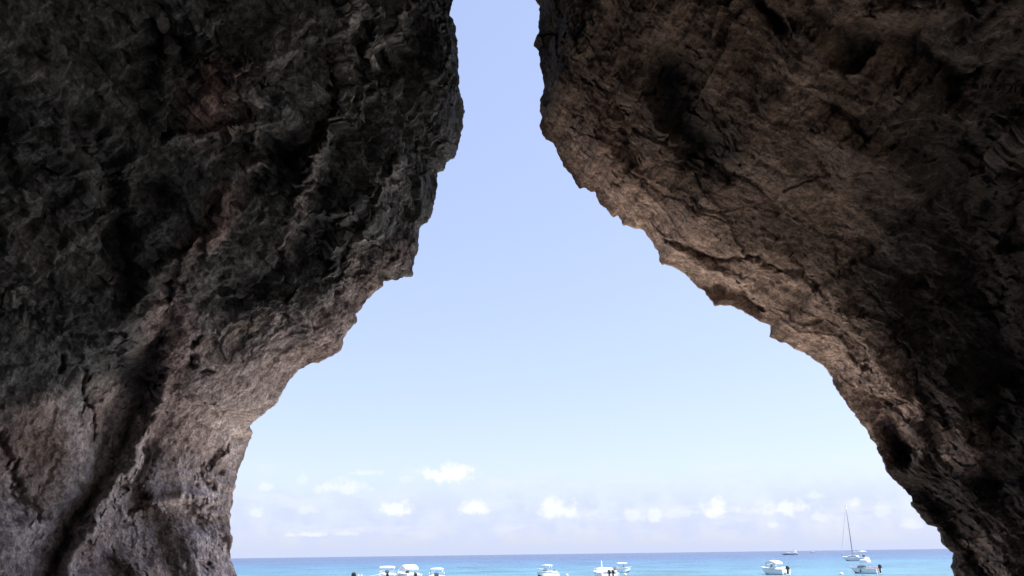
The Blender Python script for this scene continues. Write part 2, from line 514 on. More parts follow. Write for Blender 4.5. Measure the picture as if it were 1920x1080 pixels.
# hand sculpted relief: ([points in the photo], half width px, metres; + = bulges into the cave)
SC_L = [([(305, 590), (283, 680), (256, 770), (212, 870), (150, 955), (100, 1060), (70, 1180)], 66, -0.28, 3.0), ([(300, 640), (280, 700), (252, 775), (212, 868), (160, 945), (112, 1040), (80, 1180)], 15, -0.26, 2.0), ([(275, 660), (245, 740)], 24, -0.22),
        ([(310, 715), (285, 790), (246, 875), (192, 950), (140, 1040), (112, 1130)], 11, 0.22),
        ([(285, 720), (280, 780)], 9, -0.25), ([(285, 850), (262, 900), (238, 940)], 13, -0.28),
        ([(270, 930), (260, 950)], 14, -0.3),
        ([(290, 990), (300, 1060), (320, 1120)], 30, -0.30), ([(280, 968), (325, 955), (362, 962)], 60, -0.30, 6.0),
        ([(270, 945), (330, 930), (385, 938), (402, 965), (412, 1000)], 9, 0.22), ([(395, 950), (412, 995), (428, 1030)], 7, -0.2),
        ([(370, 1010), (375, 1060)], 26, 0.25), ([(230, 1040), (262, 1090)], 16, 0.3), ([(388, 1062)], 10, -0.25),
        ([(414, 842), (395, 870), (378, 890), (388, 908)], 6, -0.16), ([(428, 840)], 5, -0.12), ([(420, 878)], 4, -.1),
        ([(364, 678)], 9, -0.3), ([(366, 643)], 6, -0.22), ([(392, 704)], 6, -0.15), ([(395, 750)], 5, -.1),
        ([(-10, 815), (12, 860), (40, 915), (72, 975)], 5, -0.16), ([(120, 850), (92, 900), (60, 930)], 6, -0.06), ([(165, 700), (174, 745), (180, 815)], 5, -0.2),
        ([(112, 665), (122, 690)], 5, -0.14), ([(215, 610), (235, 680)], 7, -0.16), ([(60, 860)], 50, -0.25), ([(90, 770)], 70, 0.2),
        ([(150, 720)], 45, 0.2), ([(360, 760)], 70, 0.2), ([(30, 1020)], 45, .2),
        ([(600, 205), (560, 250), (520, 300), (480, 330)], 28, -0.39), ([(430, 283), (500, 290)], 14, -0.30),
        ([(330, 262), (400, 250), (460, 235)], 9, 0.25), ([(465, 322), (490, 312)], 9, 0.35), ([(480, 240), (485, 285)], 9, 0.2),
        ([(705, 0), (692, 120), (662, 220)], 9, 0.16), ([(605, 0), (565, 110), (520, 200)], 10, 0.16), ([(832, 330), (800, 420), (762, 500)], 9, 0.14), ([(690, 330), (640, 420), (600, 520)], 9, 0.16),
        ([(400, 195)], 55, 0.25), ([(480, 150), (540, 80)], 40, 0.2),
        ([(660, -10), (655, 60), (650, 110), (640, 180), (610, 270), (580, 330), (548, 400), (532, 470)], 13, 0.20),
        ([(770, 5), (740, 50), (700, 105)], 12, 0.25), ([(640, 60), (615, 62)], 6, .12), ([(740, 300), (700, 400), (655, 480), (640, 520)], 11, 0.22),
        ([(640, 390), (600, 405), (560, 415)], 8, .18), ([(730, 150), (700, 175), (680, 190)], 8, .15), ([(830, 130), (790, 145)], 6, .12),
        ([(790, 40), (760, 120)], 32, -0.27), ([(835, 170), (820, 250)], 30, 0.20), ([(660, 240), (610, 350)], 18, -0.21),
        ([(560, 470), (470, 520), (420, 560)], 45, -0.33), ([(200, 300), (215, 420), (215, 540)], 26, -0.33), ([(290, 370)], 40, -0.27),
        ([(330, 90)], 50, -0.36), ([(260, 190)], 36, -0.24), ([(130, 330), (60, 420)], 16, -0.15), ([(20, 300), (180, 260)], 20, -0.18),
        ([(420, 370), (400, 430), (340, 490), (270, 510)], 16, 0.25), ([(700, 500), (740, 480)], 24, 0.1), ([(620, 140)], 12, -0.12),
        ([(555, 545), (545, 575)], 6, .2), ([(480, 610), (440, 640)], 30, -0.18), ([(560, 590), (640, 540)], 20, .12)]
SC_R = [([(1190, 320), (1300, 385), (1380, 415)], 4, -0.04), ([(1440, 440), (1540, 540), (1600, 640)], 5, -0.05),
        ([(1600, 660), (1650, 710), (1700, 800)], 9, -0.12), ([(1655, 805), (1690, 850), (1665, 872)], 14, -0.3),
        ([(1310, 548), (1370, 538), (1420, 580)], 24, -0.16, 3.0),
        ([(1540, 180), (1640, 260), (1760, 300)], 5, -0.1),
        ([(1262, 140), (1275, 200), (1305, 270)], 46, -0.42, 1.0), ([(1225, 170), (1245, 262)], 8, 0.18), ([(1340, 305), (1360, 325)], 14, -0.21),
        ([(1335, 150)], 50, .1), ([(1405, -5), (1440, 25), (1470, 50)], 11, -0.35), ([(1560, 60), (1605, 100)], 26, -0.12), ([(1640, 75), (1700, 60)], 30, -0.16), ([(1500, 60), (1555, 115), (1610, 135)], 9, 0.12), ([(1610, 135), (1650, 90), (1670, 50)], 9, 0.12),
        ([(1660, 30), (1760, 20)], 30, 0.3), ([(1700, 100), (1780, 150)], 34, -0.35),
        ([(1250, 455), (1300, 468), (1340, 478), (1410, 478), (1460, 508)], 5, -0.15), ([(1330, 545), (1385, 545), (1415, 575)], 14, -0.14),
        ([(1200, 425), (1280, 480), (1420, 560)], 14, 0.12), ([(1080, 110), (1120, 150)], 22, -0.14), ([(1100, 250), (1160, 330)], 40, 0.15),
        ([(1170, 200), (1190, 280)], 18, -0.17), ([(1190, 300), (1160, 340)], 9, -0.10),
        ([(1800, 420), (1850, 560), (1890, 700)], 90, -0.70), ([(1690, 520), (1740, 640)], 50, -0.42), ([(1640, 470), (1600, 560)], 30, -0.24), ([(1560, 600), (1500, 570)], 24, -0.14),
        ([(1755, 860), (1775, 880)], 22, -0.39), ([(1668, 830), (1690, 860)], 18, -0.28), ([(1640, 690), (1690, 760), (1710, 800)], 22, 0.25),
        ([(1740, 720), (1760, 760)], 24, -0.28), ([(1790, 800), (1830, 860)], 34, 0.25), ([(1850, 980), (1900, 1060)], 40, .3), ([(1870, 900)], 40, -0.35),
        ([(1740, 920), (1800, 1000), (1850, 1080)], 16, -0.21), ([(1820, 270), (1900, 320)], 34, -0.28), ([(1700, 330), (1560, 250)], 30, .2), ([(1450, 290)], 70, .15)]


def cave_wall(name, outline, side, n_t, sculpt):
    n_in, n_mid, n_back, n_out = 450, 190, 40, 40
    o = resample(outline, n_t, 1)
    px0, py0 = o[:, 0], o[:, 1]
    # fine jaggedness of the rim
    tt = np.arange(n_t)[:, None] * np.array([[1.0, 0.0, 0.0]]) + side * 7.7
    px0 = px0 + 3.0 * perlin(tt / 11.0 + 3) + 1.8 * perlin(tt / 4.5 + 5)
    py0 = py0 + 3.0 * perlin(tt / 11.0 + 23) + 1.8 * perlin(tt / 4.5 + 25)
    T = np.linspace(0, 1, n_t)
    # depth of the rim: the upper overhang hangs a little nearer than the lower pillar
    if side < 0:
        ry = np.interp(py0, [-240, 0, 300, 500, 640, 780, 800, 830, 1080, 1420], [12.6, 12.0, 11.4, 11.0, 11.3, 11.8, 12.3, 12.6, 12.3, 12.0])
        ang = np.interp(py0, [-240, -190, -100, 100, 350, 640, 800, 1000, 1420], [90, 118, 142, 156, 152, 142, 158, 174, 180])
    else:
        ry = np.interp(py0, [-240, 0, 240, 450, 680, 1080, 1420], [12.6, 11.8, 11.0, 11.2, 11.8, 12.4, 12.4])
        ang = np.interp(py0, [-240, -190, -100, 100, 300, 450, 680, 900, 1420], [90, 62, 40, 30, 36, 44, 30, 12, 0])
    ang = smooth1(ang, 61)
    r = ray(px0, py0)
    rim = C0 + r * (ry / r[:, 1])[:, None]
    d = np.stack([np.cos(R(1) * ang), 0 * ang, np.sin(R(1) * ang)], 1)
    s = np.concatenate([np.linspace(0, 0.30, n_in, endpoint=False), np.linspace(0.30, 0.52, n_mid, endpoint=False), np.linspace(0.52, 1.0, n_back)])
    Wd = 4.2 * (1 - (1 - s) ** 1.55) + 0.06 * (1 - np.exp(-s / 0.012))
    Yd = 20.5 * s
    q = np.linspace(0, 1, n_out + 1)[1:]
    Wo = np.where(q < 0.45, 2.2 * (q / 0.45) ** 1.35, 2.2 + 13 * ((q - 0.45) / 0.55) ** 1.2)
    Yo = 1.3 * np.minimum(q / 0.45, 1) ** 0.8 - 4.0 * np.maximum(q - 0.45, 0)
    W = np.concatenate([Wo[::-1], Wd])
    YY = np.concatenate([Yo[::-1], -Yd])
    S = np.concatenate([-q[::-1], s])
    P = rim[:, None, :] + d[:, None, :] * W[None, :, None]
    P[..., 1] += YY[None, :]
    # base normal, pointing into the open air
    du = np.gradient(P, axis=0); dv = np.gradient(P, axis=1)
    N = np.cross(du, dv)
    N /= np.linalg.norm(N, axis=-1, keepdims=True) + 1e-9
    if (N[n_t // 2, n_out + 60] @ (C0 - P[n_t // 2, n_out + 60])) < 0: N = -N
    px, py = project(P)
    flat = P.reshape(-1, 3)
    sh = P.shape[:2]
    prox = np.clip(np.where(S >= 0, S / 0.075, -S / 0.40), 0, 1)[None, :]               # 0 on the rim
    prox1 = np.clip(np.abs(S) / 0.018, 0, 1)[None, :]
    prox2 = np.clip(np.abs(S) / 0.012, 0, 1)[None, :]
    # warped sample points
    wv = np.stack([perlin(flat * 0.7 + k * 31.7) for k in range(3)], 1)
    fp = flat + 0.16 * wv
    if side > 0:                                                    # bedding runs along the arch
        a = a_ = R(-38)
        ux = fp[:, 0] * math.cos(a) + fp[:, 2] * math.sin(a)
        uz = -fp[:, 0] * math.sin(a) + fp[:, 2] * math.cos(a)
        ani = np.stack([ux * 0.26, fp[:, 1] * 0.7, uz * 1.35], 1)
    else:
        a = R(62)
        ux = fp[:, 0] * math.cos(a) + fp[:, 2] * math.sin(a)
        uz = -fp[:, 0] * math.sin(a) + fp[:, 2] * math.cos(a)
        ani = np.stack([ux * 0.5, fp[:, 1] * 0.9, uz * 1.15], 1)
    big = fbm(fp * 0.55, 3).reshape(sh)
    mid = fbm(ani * 1.5 + 5, 4, 0.55, 'r').reshape(sh)
    knob = fbm(ani * 3.6 + 9, 4, 0.6, 'b').reshape(sh)
    fine = fbm(fp * 13 + 3, 3, 0.6).reshape(sh)
    wl = worley(ani * 3.4 + 2.0 + 0.25 * wv[:, ::-1], 3).reshape(sh)
    pits = np.clip(0.42 - wl, 0, 1) ** 1.0
    rough = fbm(flat * 0.45 + 40, 2).reshape(sh)
    if side < 0:
        up = 1 - sst(py + 60 * rough, 520, 720)                    # the upper rock is far rougher than the washed foot
        amp = 0.40 + 0.45 * up
    else:
        up = sst(px + 0.35 * py + 120 * rough, 1650, 1950)
        amp = 0.40 + 0.40 * up
    chunk = fbm(flat * np.array([1.9, 1.7, 2.2]) + 0.25 * wv, 5, 0.55).reshape(sh)
    gran = fbm(flat * 22.0 + 8, 2, 0.6).reshape(sh)
    wf = flat + 0.10 * wv + 0.05 * np.stack([perlin(flat * 3.1 + k * 13.7) for k in range(3)], 1)
    if side > 0:
        st = np.array([0.45, 0.8, 1.25])
        wf = np.stack([wf[:, 0] * math.cos(a_) + wf[:, 2] * math.sin(a_), wf[:, 1], -wf[:, 0] * math.sin(a_) + wf[:, 2] * math.cos(a_)], 1) * st
    fa1 = facet(wf * 1.6 + 3.3, 1).reshape(sh)
    fa2 = facet(wf * 4.4 + 1.7, 2).reshape(sh)
    fa3 = facet(wf * 11.0 + 7.7, 3).reshape(sh)
    wl2 = worley(fp * 7.0 + 1.3, 5).reshape(sh)
    pits2 = np.clip(0.36 - wl2, 0, 1)
    sel = sst(fbm(flat * 0.9 + 77, 2).reshape(sh), -0.05, 0.25)       # pits gather in patches
    low = 0.22 * big + (0.10 if side > 0 else 0.04) * mid * amp + 0.20 * chunk * amp + 0.22 * fa1 * (amp if side > 0 else amp * (0.45 + 0.55 * up))
    disp = np.where(low > 0, low * prox, low * prox1)
    if side < 0:
        rg = 0.15 + 0.85 * up
        det = (0.10 * fa2 * rg + 0.030 * fa3 * rg + 0.030 * fine * rg + 0.010 * gran - 0.26 * pits * amp * (0.15 + 0.85 * sel) - 0.15 * pits2 * (0.25 + 0.75 * sel))
    else:
        rg = 0.30 + 0.70 * up
        det = (0.085 * fa2 * rg + 0.034 * fa3 * rg - 0.06 * knob * amp + 0.020 * fine * rg + 0.007 * gran - 0.16 * pits * rg * (0.3 + 0.7 * sel) - 0.06 * pits2 * sel)
    disp = disp + np.where(det > 0, det * (0.05 + 0.95 * prox), det * (0.12 + 0.88 * prox1))
    disp += 0.034 * fbm(flat * 3.4 + 60, 3).reshape(sh) * (1 - prox2 * 0.5)
    ins = (S >= 0)[None, :] * 1.0
    jx = px + 11 * perlin(flat * 2.1 + 70).reshape(sh) + 8 * perlin(flat * 5.3 + 70).reshape(sh) + 9 * fa3
    jy = py + 11 * perlin(flat * 2.1 + 90).reshape(sh) + 8 * perlin(flat * 5.3 + 90).reshape(sh) + 7 * fa2
    V = C0 - P
    V /= np.linalg.norm(V, axis=-1, keepdims=True)
    P = P + N * disp[..., None]
    carve = np.zeros(sh)
    for pts, wd, am, *asy in sculpt:
        dd = poly_dist(jx, jy, pts, *asy)
        carve += am * np.exp(-(dd / wd) ** 2 * 0.9)
    carve *= ins * np.where(carve > 0, prox1, prox2)
    P = P + V * carve[..., None]
    # mineral colour and stains, with shade and edge light painted into the albedo
    g1 = fbm(flat * 0.8 + 11, 4).reshape(sh)
    g2 = fbm(fp * 2.6 + 21, 4, 0.6).reshape(sh)
    g3 = fbm(ani * 1.3 + 33, 4, 0.6).reshape(sh)
    X1 = lambda a, b, v: sst(v, a, b)[..., None]
    if side < 0:
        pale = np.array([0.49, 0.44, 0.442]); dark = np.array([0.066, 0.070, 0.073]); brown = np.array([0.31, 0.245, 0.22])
        rose = np.array([0.23, 0.155, 0.14])
        c = np.broadcast_to(pale, sh + (3,)).copy()
        c = c + (brown - c) * (0.75 * X1(-0.1, 0.35, g1))
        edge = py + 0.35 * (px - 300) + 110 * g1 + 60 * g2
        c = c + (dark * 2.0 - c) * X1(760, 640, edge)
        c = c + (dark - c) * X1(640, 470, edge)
        # rosy patches of fresh rock and pale flowstone bands on the black upper wall
        for pts, wd, f in (([(405, 150), (395, 220)], 50, .75), ([(420, 360), (400, 430), (350, 480)], 26, .6), ([(700, 520), (600, 620)], 45, .5), ([(760, 470)], 28, .6), ([(320, 600), (340, 700)], 40, .3)):
            k = np.exp(-(poly_dist(jx, jy, pts) / wd) ** 2) * f * np.clip(0.9 + 0.9 * g2, 0, 1.2)
            c = c + (rose - c) * np.clip(k, 0, 1)[..., None]
        for pts, wd, f in (([(660, -10), (650, 110), (640, 180), (610, 270), (560, 380), (532, 470)], 20, .85), ([(770, 5), (740, 50), (700, 105)], 18, .75),
                           ([(740, 300), (700, 400), (650, 480)], 20, .7), ([(465, 322), (492, 312)], 8, .8), ([(540, 60), (470, 200)], 50, .35), ([(60, 480)], 110, .35), ([(80, 130), (60, 60)], 50, .2)):
            k = np.exp(-(poly_dist(jx, jy, pts) / wd) ** 2) * f * np.clip(0.6 + 1.8 * g2, 0, 1.3)
            c = c + (np.array([0.24, 0.225, 0.215]) - c) * np.clip(k, 0, 1)[..., None]
        for pts, wd, f in (([(310, 590), (325, 700), (340, 800)], 50, .75), ([(440, 720), (520, 700)], 40, .5)):
            k = np.exp(-(poly_dist(jx, jy, pts) / wd) ** 2) * f
            c = c + (np.array([0.36, 0.29, 0.285]) - c) * k[..., None]
        k = np.exp(-(poly_dist(jx, jy, [(455, 830), (435, 930), (425, 1080)]) / 45) ** 2) * .8
        c = c + (np.array([0.62, 0.54, 0.52]) - c) * k[..., None]  # paler rim strip: brightening by the opening put into the colour
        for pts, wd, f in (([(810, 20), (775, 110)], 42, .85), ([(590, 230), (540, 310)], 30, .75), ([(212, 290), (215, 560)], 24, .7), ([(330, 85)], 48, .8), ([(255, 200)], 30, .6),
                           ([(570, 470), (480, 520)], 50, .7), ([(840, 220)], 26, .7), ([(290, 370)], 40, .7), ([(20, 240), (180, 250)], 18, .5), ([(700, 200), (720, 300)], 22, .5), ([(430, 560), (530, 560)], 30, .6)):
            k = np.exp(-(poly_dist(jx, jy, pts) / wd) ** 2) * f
            c = c + (np.array([0.020, 0.019, 0.020]) - c) * k[..., None]  # black mostly over carved hollows, their shade put into the colour
        for pts, wd, f in (([(60, 850)], 60, .5), ([(300, 1000)], 45, .35), ([(250, 920)], 26, .45)):
            k = np.exp(-(poly_dist(jx, jy, pts) / wd) ** 2) * f
            c = c + (np.array([0.20, 0.145, 0.11]) - c) * k[..., None]  # brown shade of the foot hollows painted in
    else:
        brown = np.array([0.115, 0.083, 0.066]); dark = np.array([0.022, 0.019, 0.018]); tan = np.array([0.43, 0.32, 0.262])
        c = np.broadcast_to(brown, sh + (3,)).copy()
        c = c + (np.array([0.185, 0.135, 0.108]) - c) * (0.8 * X1(-0.05, 0.4, g3))
        c = c + (brown * 0.5 - c) * (0.6 * X1(0.05, 0.4, -g3))
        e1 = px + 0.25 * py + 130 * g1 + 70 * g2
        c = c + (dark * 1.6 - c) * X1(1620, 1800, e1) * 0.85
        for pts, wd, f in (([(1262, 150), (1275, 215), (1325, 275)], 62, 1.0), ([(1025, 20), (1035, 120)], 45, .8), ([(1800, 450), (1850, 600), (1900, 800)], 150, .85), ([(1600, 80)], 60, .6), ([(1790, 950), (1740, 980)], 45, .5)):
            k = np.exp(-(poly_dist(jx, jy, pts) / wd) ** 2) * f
            c = c + (dark - c) * k[..., None]  # black stain that also carries painted shade of the pocket and recesses
        for pts, wd, f in (([(1650, 690), (1700, 770)], 30, .7), ([(1190, 400), (1280, 470), (1420, 550), (1560, 660), (1640, 780)], 75, .85), ([(1060, 280), (1180, 380)], 50, .40), ([(1800, 830)], 50, .35), ([(1880, 1030)], 50, .4)):
            k = np.exp(-(poly_dist(jx, jy, pts) / wd) ** 2) * f
            c = c + (tan - c) * k[..., None]  # tan patches; the long one along the rim paints in light from the opening
        k = np.exp(-(poly_dist(jx, jy, [(1110, 240), (1150, 320)]) / 60) ** 2) * .5
        c = c + (np.array([0.15, 0.095, 0.08]) - c) * k[..., None]
    mott = fbm(flat * 5.5 + 51, 3, 0.65).reshape(sh)
    mott2 = fbm(flat * 1.7 + 61, 3, 0.6).reshape(sh)
    fleck = fbm(flat * 26.0 + 91, 2, 0.8).reshape(sh)
    up_ = up * np.ones(sh)
    c = c * np.clip(1 + (0.75 + 0.55 * up_) * fleck, 0.5, 2.2)[..., None]
    c = c * np.clip(1 + (0.55 + 0.65 * up_) * mott + (0.4 + 0.6 * up_) * mott2, 0.30, 2.4)[..., None]
    keep = None
    if side > 0:                                                   # unseen low mouth added beside the viewer to let light onto the left wall
        zed = P[..., 2] + 0.5 * g1
        keep = ~((P[..., 1] < 4.5 + 0.6 * g2) & (P[..., 1] > -6.5) & (zed < 5.2) & (S > 0.05)[None, :])
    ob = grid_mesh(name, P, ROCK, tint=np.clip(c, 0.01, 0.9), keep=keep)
    return ob


wl_ = cave_wall('cave_wall_left', LEFT, -1, 1250, SC_L)
wr_ = cave_wall('cave_wall_right', RIGHT, 1, 1250, SC_R)
tag(wl_, kind='structure')
tag(wr_, kind='structure')

# the cave closes behind the viewer
a = np.linspace(0, 2 * math.pi, 97)
rr = np.linspace(0, 1, 40)
A, Q = np.meshgrid(a, rr, indexing='ij')
bx = 0.8 + 17 * Q * np.cos(A)
bz = 9 + 15 * Q * np.sin(A)
by = -13 + 6.0 * Q ** 2
bp_ = np.stack([bx, by, bz], -1)
bp_[..., 1] += 0.8 * fbm(bp_.reshape(-1, 3) * .4, 4).reshape(A.shape)
back = grid_mesh('cave_back', bp_, ROCK, tint=np.broadcast_to(np.array([.08, .07, .065]), bp_.shape))
tag(back, kind='structure')

# ------------------------------------------------------------------ boats
GEL = mat('white_gelcoat', (0.82, 0.83, 0.82), 0.25, 0.5, 0.03)
GREY = mat('grey_deck', (0.45, 0.46, 0.48), 0.6, 0.3, 0.08)
CANVAS = mat('white_canvas', (0.80, 0.80, 0.78), 0.8, 0.2, 0.04)
NAVY = mat('navy_paint_and_shade', (0.03, 0.045, 0.08), 0.4, 0.4, 0.1)  # paint of fittings, also the shade put on hull undersides
BLACK = mat('black_cowl', (0.018, 0.020, 0.024), 0.35, 0.5, 0.1)
STEEL = mat('steel_tube', (0.55, 0.56, 0.58), 0.3, 0.5, 0.03, metallic=0.8)
GLASS = mat('tinted_screen', (0.16, 0.20, 0.24), 0.08, 0.6, 0.05)
RED = mat('mauve_cushion', (0.30, 0.22, 0.24), 0.8, 0.2, 0.1)
ALU = mat('grey_mast', (0.30, 0.30, 0.31), 0.45, 0.5, 0.05)
SLATEHULL = mat('slate_hull', (0.20, 0.25, 0.36), 0.4, 0.4, 0.05)  # grey-blue hull colour of the far yacht
BUOY = mat('white_buoy', (0.80, 0.80, 0.76), 0.5, 0.4, 0.05)


def hull_parts(root, L, B, fb, bow_rise, sole=0.28, bottom_shade=NAVY, hullmat=None, inner=None, n=22, flat_deck=False):
    """open hull from stern (-L/2) to bow (+L/2): bottom, topsides, gunwale, inner liner and sole"""
    rings = []
    for i in range(n + 1):
        u = i / n
        x = -L / 2 + L * u
        k = max(0.0, (u - 0.35) / 0.65)
        b = B / 2 * (1 - k ** 2.6) * (0.94 + 0.06 * min(1, u / 0.3)) + 0.015
        zs = fb + bow_rise * u ** 1.8
        zk = -0.32 + (0.32 + zs * 0.55) * max(0, (u - 0.72) / 0.28) ** 2.0
        zc = -0.04 + (zs * 0.70) * max(0, (u - 0.5) / 0.5) ** 2
        xo = 0.10 * L * max(0, (u - 0.6) / 0.4) ** 2
        fl = max(sole, zk + 0.12) if not flat_deck else zs + 0.05
        fl = min(fl, zs - 0.04) if not flat_deck else fl
        bi = max(b - 0.16, 0.01)
        if u > 0.72 and not flat_deck: fl = zs - 0.06 + 0.06 * (u - .72)      # foredeck
        zb = zc * .6 + 0.10 + 0.25 * max(0, (u - .5)) * zs
        zb = min(zb, zs - .12)
        bb = b * 0.93
        half = [(x - xo * .9, 0.0, zk), (x - xo * .6, b * 0.80, zc), (x - xo * .4, bb, zb), (x + xo * .2, b * .985, zs - 0.08), (x + xo * .25, b + .03, zs - .05), (x + xo * .25, b + .03, zs),
                (x + xo * .2, bi, zs + 0.015), (x + xo * .1, bi - 0.02 if bi > .05 else bi, fl), (x + xo * .1, 0.0, fl + (0.03 if u > .72 else 0))]
        ring = half + [(p[0], -p[1], p[2]) for p in half[-2:0:-1]]
        rings.append(ring)
    mis = [1, 1, 0, 2, 2, 0, 0, 3, 3, 0, 0, 2, 2, 0, 1, 1]  # lower strakes take the dark tone: shade under the hull put into colour
    mb = MB()
    mb.loft(rings, mis=mis, smooth=False)
    return mb.build('hull', [hullmat or GEL, bottom_shade, GREY, inner or GEL], root)


def outboard(root, x, y, z, s=1.0, m=BLACK):
    mb = MB()
    mb.slab((x - 0.22 * s, y, z + 0.62 * s), (0.55 * s, 0.36 * s, 0.46 * s), 0.05, 0.8, 0.05)
    mb.slab((x - 0.20 * s, y, z + 0.12 * s), (0.26 * s, 0.16 * s, 0.62 * s), 0.02)
    mb.slab((x - 0.28 * s, y, z - 0.18 * s), (0.40 * s, 0.22 * s, 0.03 * s), 0.008)
    o = mb.build('outboard_motor', m, root)
    pr = MB()
    for k in range(3):
        a = 2 * math.pi * k / 3
        pr.tube([(x - .45 * s, y, z - .4 * s), (x - .45 * s, y + .16 * s * math.cos(a), z - .4 * s + .16 * s * math.sin(a))], 0.05 * s, 6, r2=0.02 * s)
    pr.build('propeller', STEEL, o)
    return o


def canopy(root, x, zt, lx, ly, posts, arch=0.10, thick=0.10, z0=0.75, m=CANVAS, name='canopy'):
    rings = []
    n = 10
    for i in range(n + 1):
        u = i / n - 0.5
        ring = []
        for j in range(9):
            v = j / 8 - 0.5
            ring.append((x + u * lx, v * ly, zt - arch * (u * 2) ** 2 - 0.06 * (v * 2) ** 2))
        for j in range(8, -1, -1):
            v = j / 8 - 0.5
            ring.append((x + u * lx * .99, v * ly * .99, zt - thick - arch * (u * 2) ** 2 - 0.06 * (v * 2) ** 2))
        rings.append(ring)
    mb = MB(); mb.loft(rings)
    c = mb.build(name, m, root)
    for (px, pz) in posts:
        for sy in (-1, 1):
            fr = MB()
            fr.tube([(px, sy * ly * .47, z0), (x + (px - x) * 0.9, sy * ly * .46, zt - thick - arch * ((px - x) / lx * 2) ** 2 - .02)], 0.022, 8)
            fr.build('canopy_post', STEEL, c)
    return c


def console(root, x, h, wd=0.65, base=0.28):
    mb = MB()
    mb.slab((x, 0, base + h / 2), (0.62, wd, h), 0.03, 0.85, 0.02)
    c = mb.build('console', GEL, root)
    ws = MB()
    ws.slab((x + 0.20, 0, base + h + 0.17), (0.05, wd * .85, 0.36), 0.01, 0.9, shift=-0.16)
    ws.build('windscreen', GLASS, c)
    wh = MB()
    pts = [(x - .36, .17 * math.cos(t), base + h * .85 + .17 * math.sin(t)) for t in np.linspace(0, 2 * math.pi, 17)]
    wh.tube(pts, 0.015, 6)
    wh.build('steering_wheel', BLACK, c)
    return c


def seat(root, x, wd, z=0.28, h=0.42, m=None, name='seat'):
    mb = MB()
    mb.slab((x, 0, z + h / 2), (0.5, wd, h), 0.04)
    mb.slab((x - 0.22, 0, z + h + 0.16), (0.09, wd, 0.36), 0.03)
    return mb.build(name, m or GEL, root)


def rail(root, L, B, fb, rise):
    for sy in (-1, 1):
        mb = MB()
        top = []
        for u in np.linspace(0.55, 1.0, 7):
            k = max(0, (u - .35) / .65)
            b = B / 2 * (1 - k ** 2.6)
            x = -L / 2 + L * u
            zs = fb + rise * u ** 1.8
            top.append((x, sy * max(b - .06, .0), zs + .34))
            mb.tube([(x, sy * max(b - .06, .0), zs), top[-1]], .014, 6)
        mb.tube(top, .018, 6)
        mb.build('bow_rail', STEEL, root)


def boat(name, px, py, yaw, label, L=4.8, B=1.95, fb=0.58, rise=0.28, top=1.9, tl=1.5, tx=-0.2, ttop=False, engines=1, eng_mat=BLACK, cushion=None, group='motorboats moored off the cave', inner=None, rails=True, es=1.0, bottom_shade=NAVY, cons=0.75, arch=0.16, thick=0.09):
    p = at_sea(px, py)
    root = empty(name, (p[0], p[1], 0.0), R(yaw))
    tag(root, label, 'boat', group)
    hull_parts(root, L, B, fb, rise, inner=inner, bottom_shade=bottom_shade)
    console(root, tx + 0.35, cons)
    seat(root, tx - 0.55, B * .55)
    seat(root, -L / 2 + 0.55, B * .72, m=cushion, name='stern_bench')
    if top:
        if ttop: canopy(root, tx, top, tl, B * .72, [(tx + .35, 0), (tx - .35, 0)], 0.03, thick, 0.5, GEL)
        else: canopy(root, tx, top, tl, B * .86, [(tx + tl * .42, 0), (tx, 0), (tx - tl * .42, 0)], arch, thick, fb + .05)
    for e in range(engines):
        outboard(root, -L / 2 - 0.02, (e - (engines - 1) / 2) * 0.52, 0.28, es, eng_mat)
    if rails: rail(root, L, B, fb, rise)
    return root


boat('motorboat', 692, 1093, 8, 'white motorboat with a black outboard, cut by the photo\'s bottom edge, leftmost of the boats', L=3.4, top=0, fb=.70, rise=.42, es=1.15, rails=False, cons=.45)
boat('motorboat', 725, 1090, 100, 'small white motorboat with narrow pale sunshade, just left of the big humped canopy', L=5.0, top=1.95, tl=1.0, B=2.4, fb=.85, rails=True, tx=-.1)
boat('motorboat', 763, 1090, 122, 'white motorboat under a large humped white canopy, third boat from the left rock wall', L=4.7, top=2.10, tl=1.7, B=2.3, tx=-.5, fb=.95, arch=.42, thick=.26)
boat('motorboat', 818, 1099, 98, 'small white boat with a flat square white top, alone right of the humped canopy boat', L=4.6, top=1.92, tl=1.3, ttop=True, B=2.0, tx=-.3, fb=.9, thick=.14)
boat('motorboat', 1024, 1086, 240, 'small white boat with flat top on posts, alone between the two boat clusters', L=4.6, top=1.86, tl=1.2, ttop=True, B=1.8, tx=-.2, fb=.78)
b6 = boat('motorboat', 1133, 1085, 103, 'white motorboat with two dark outboards and an upright white pole amidships', L=5.2, top=1.40, tl=0.9, B=2.7, tx=-.1, engines=2, es=1.0, cons=.6, fb=.8)
mb = MB(); mb.tube([(0.1, 0.25, .9), (0.0, .29, 1.5), (-.05, .32, 2.25)], 0.10, 10, r2=0.06)
mb.build('folded_shade', CANVAS, b6)
boat('motorboat', 1168, 1073, 14, 'smallest white boat with a square open top, behind the boat with the upright pole', L=3.2, B=1.6, fb=.68, rise=.22, top=1.62, tl=1.8, tx=-.25, ttop=True, rails=False, cons=.5, es=.7, thick=.12)
boat('motorboat', 1452, 1077, 122, 'white motorboat with a rounded white sunshade, alone below the far yacht on the horizon', L=4.5, B=1.9, top=1.95, tl=1.9, tx=-.1, fb=.72, rise=.36, arch=.34, thick=.22)

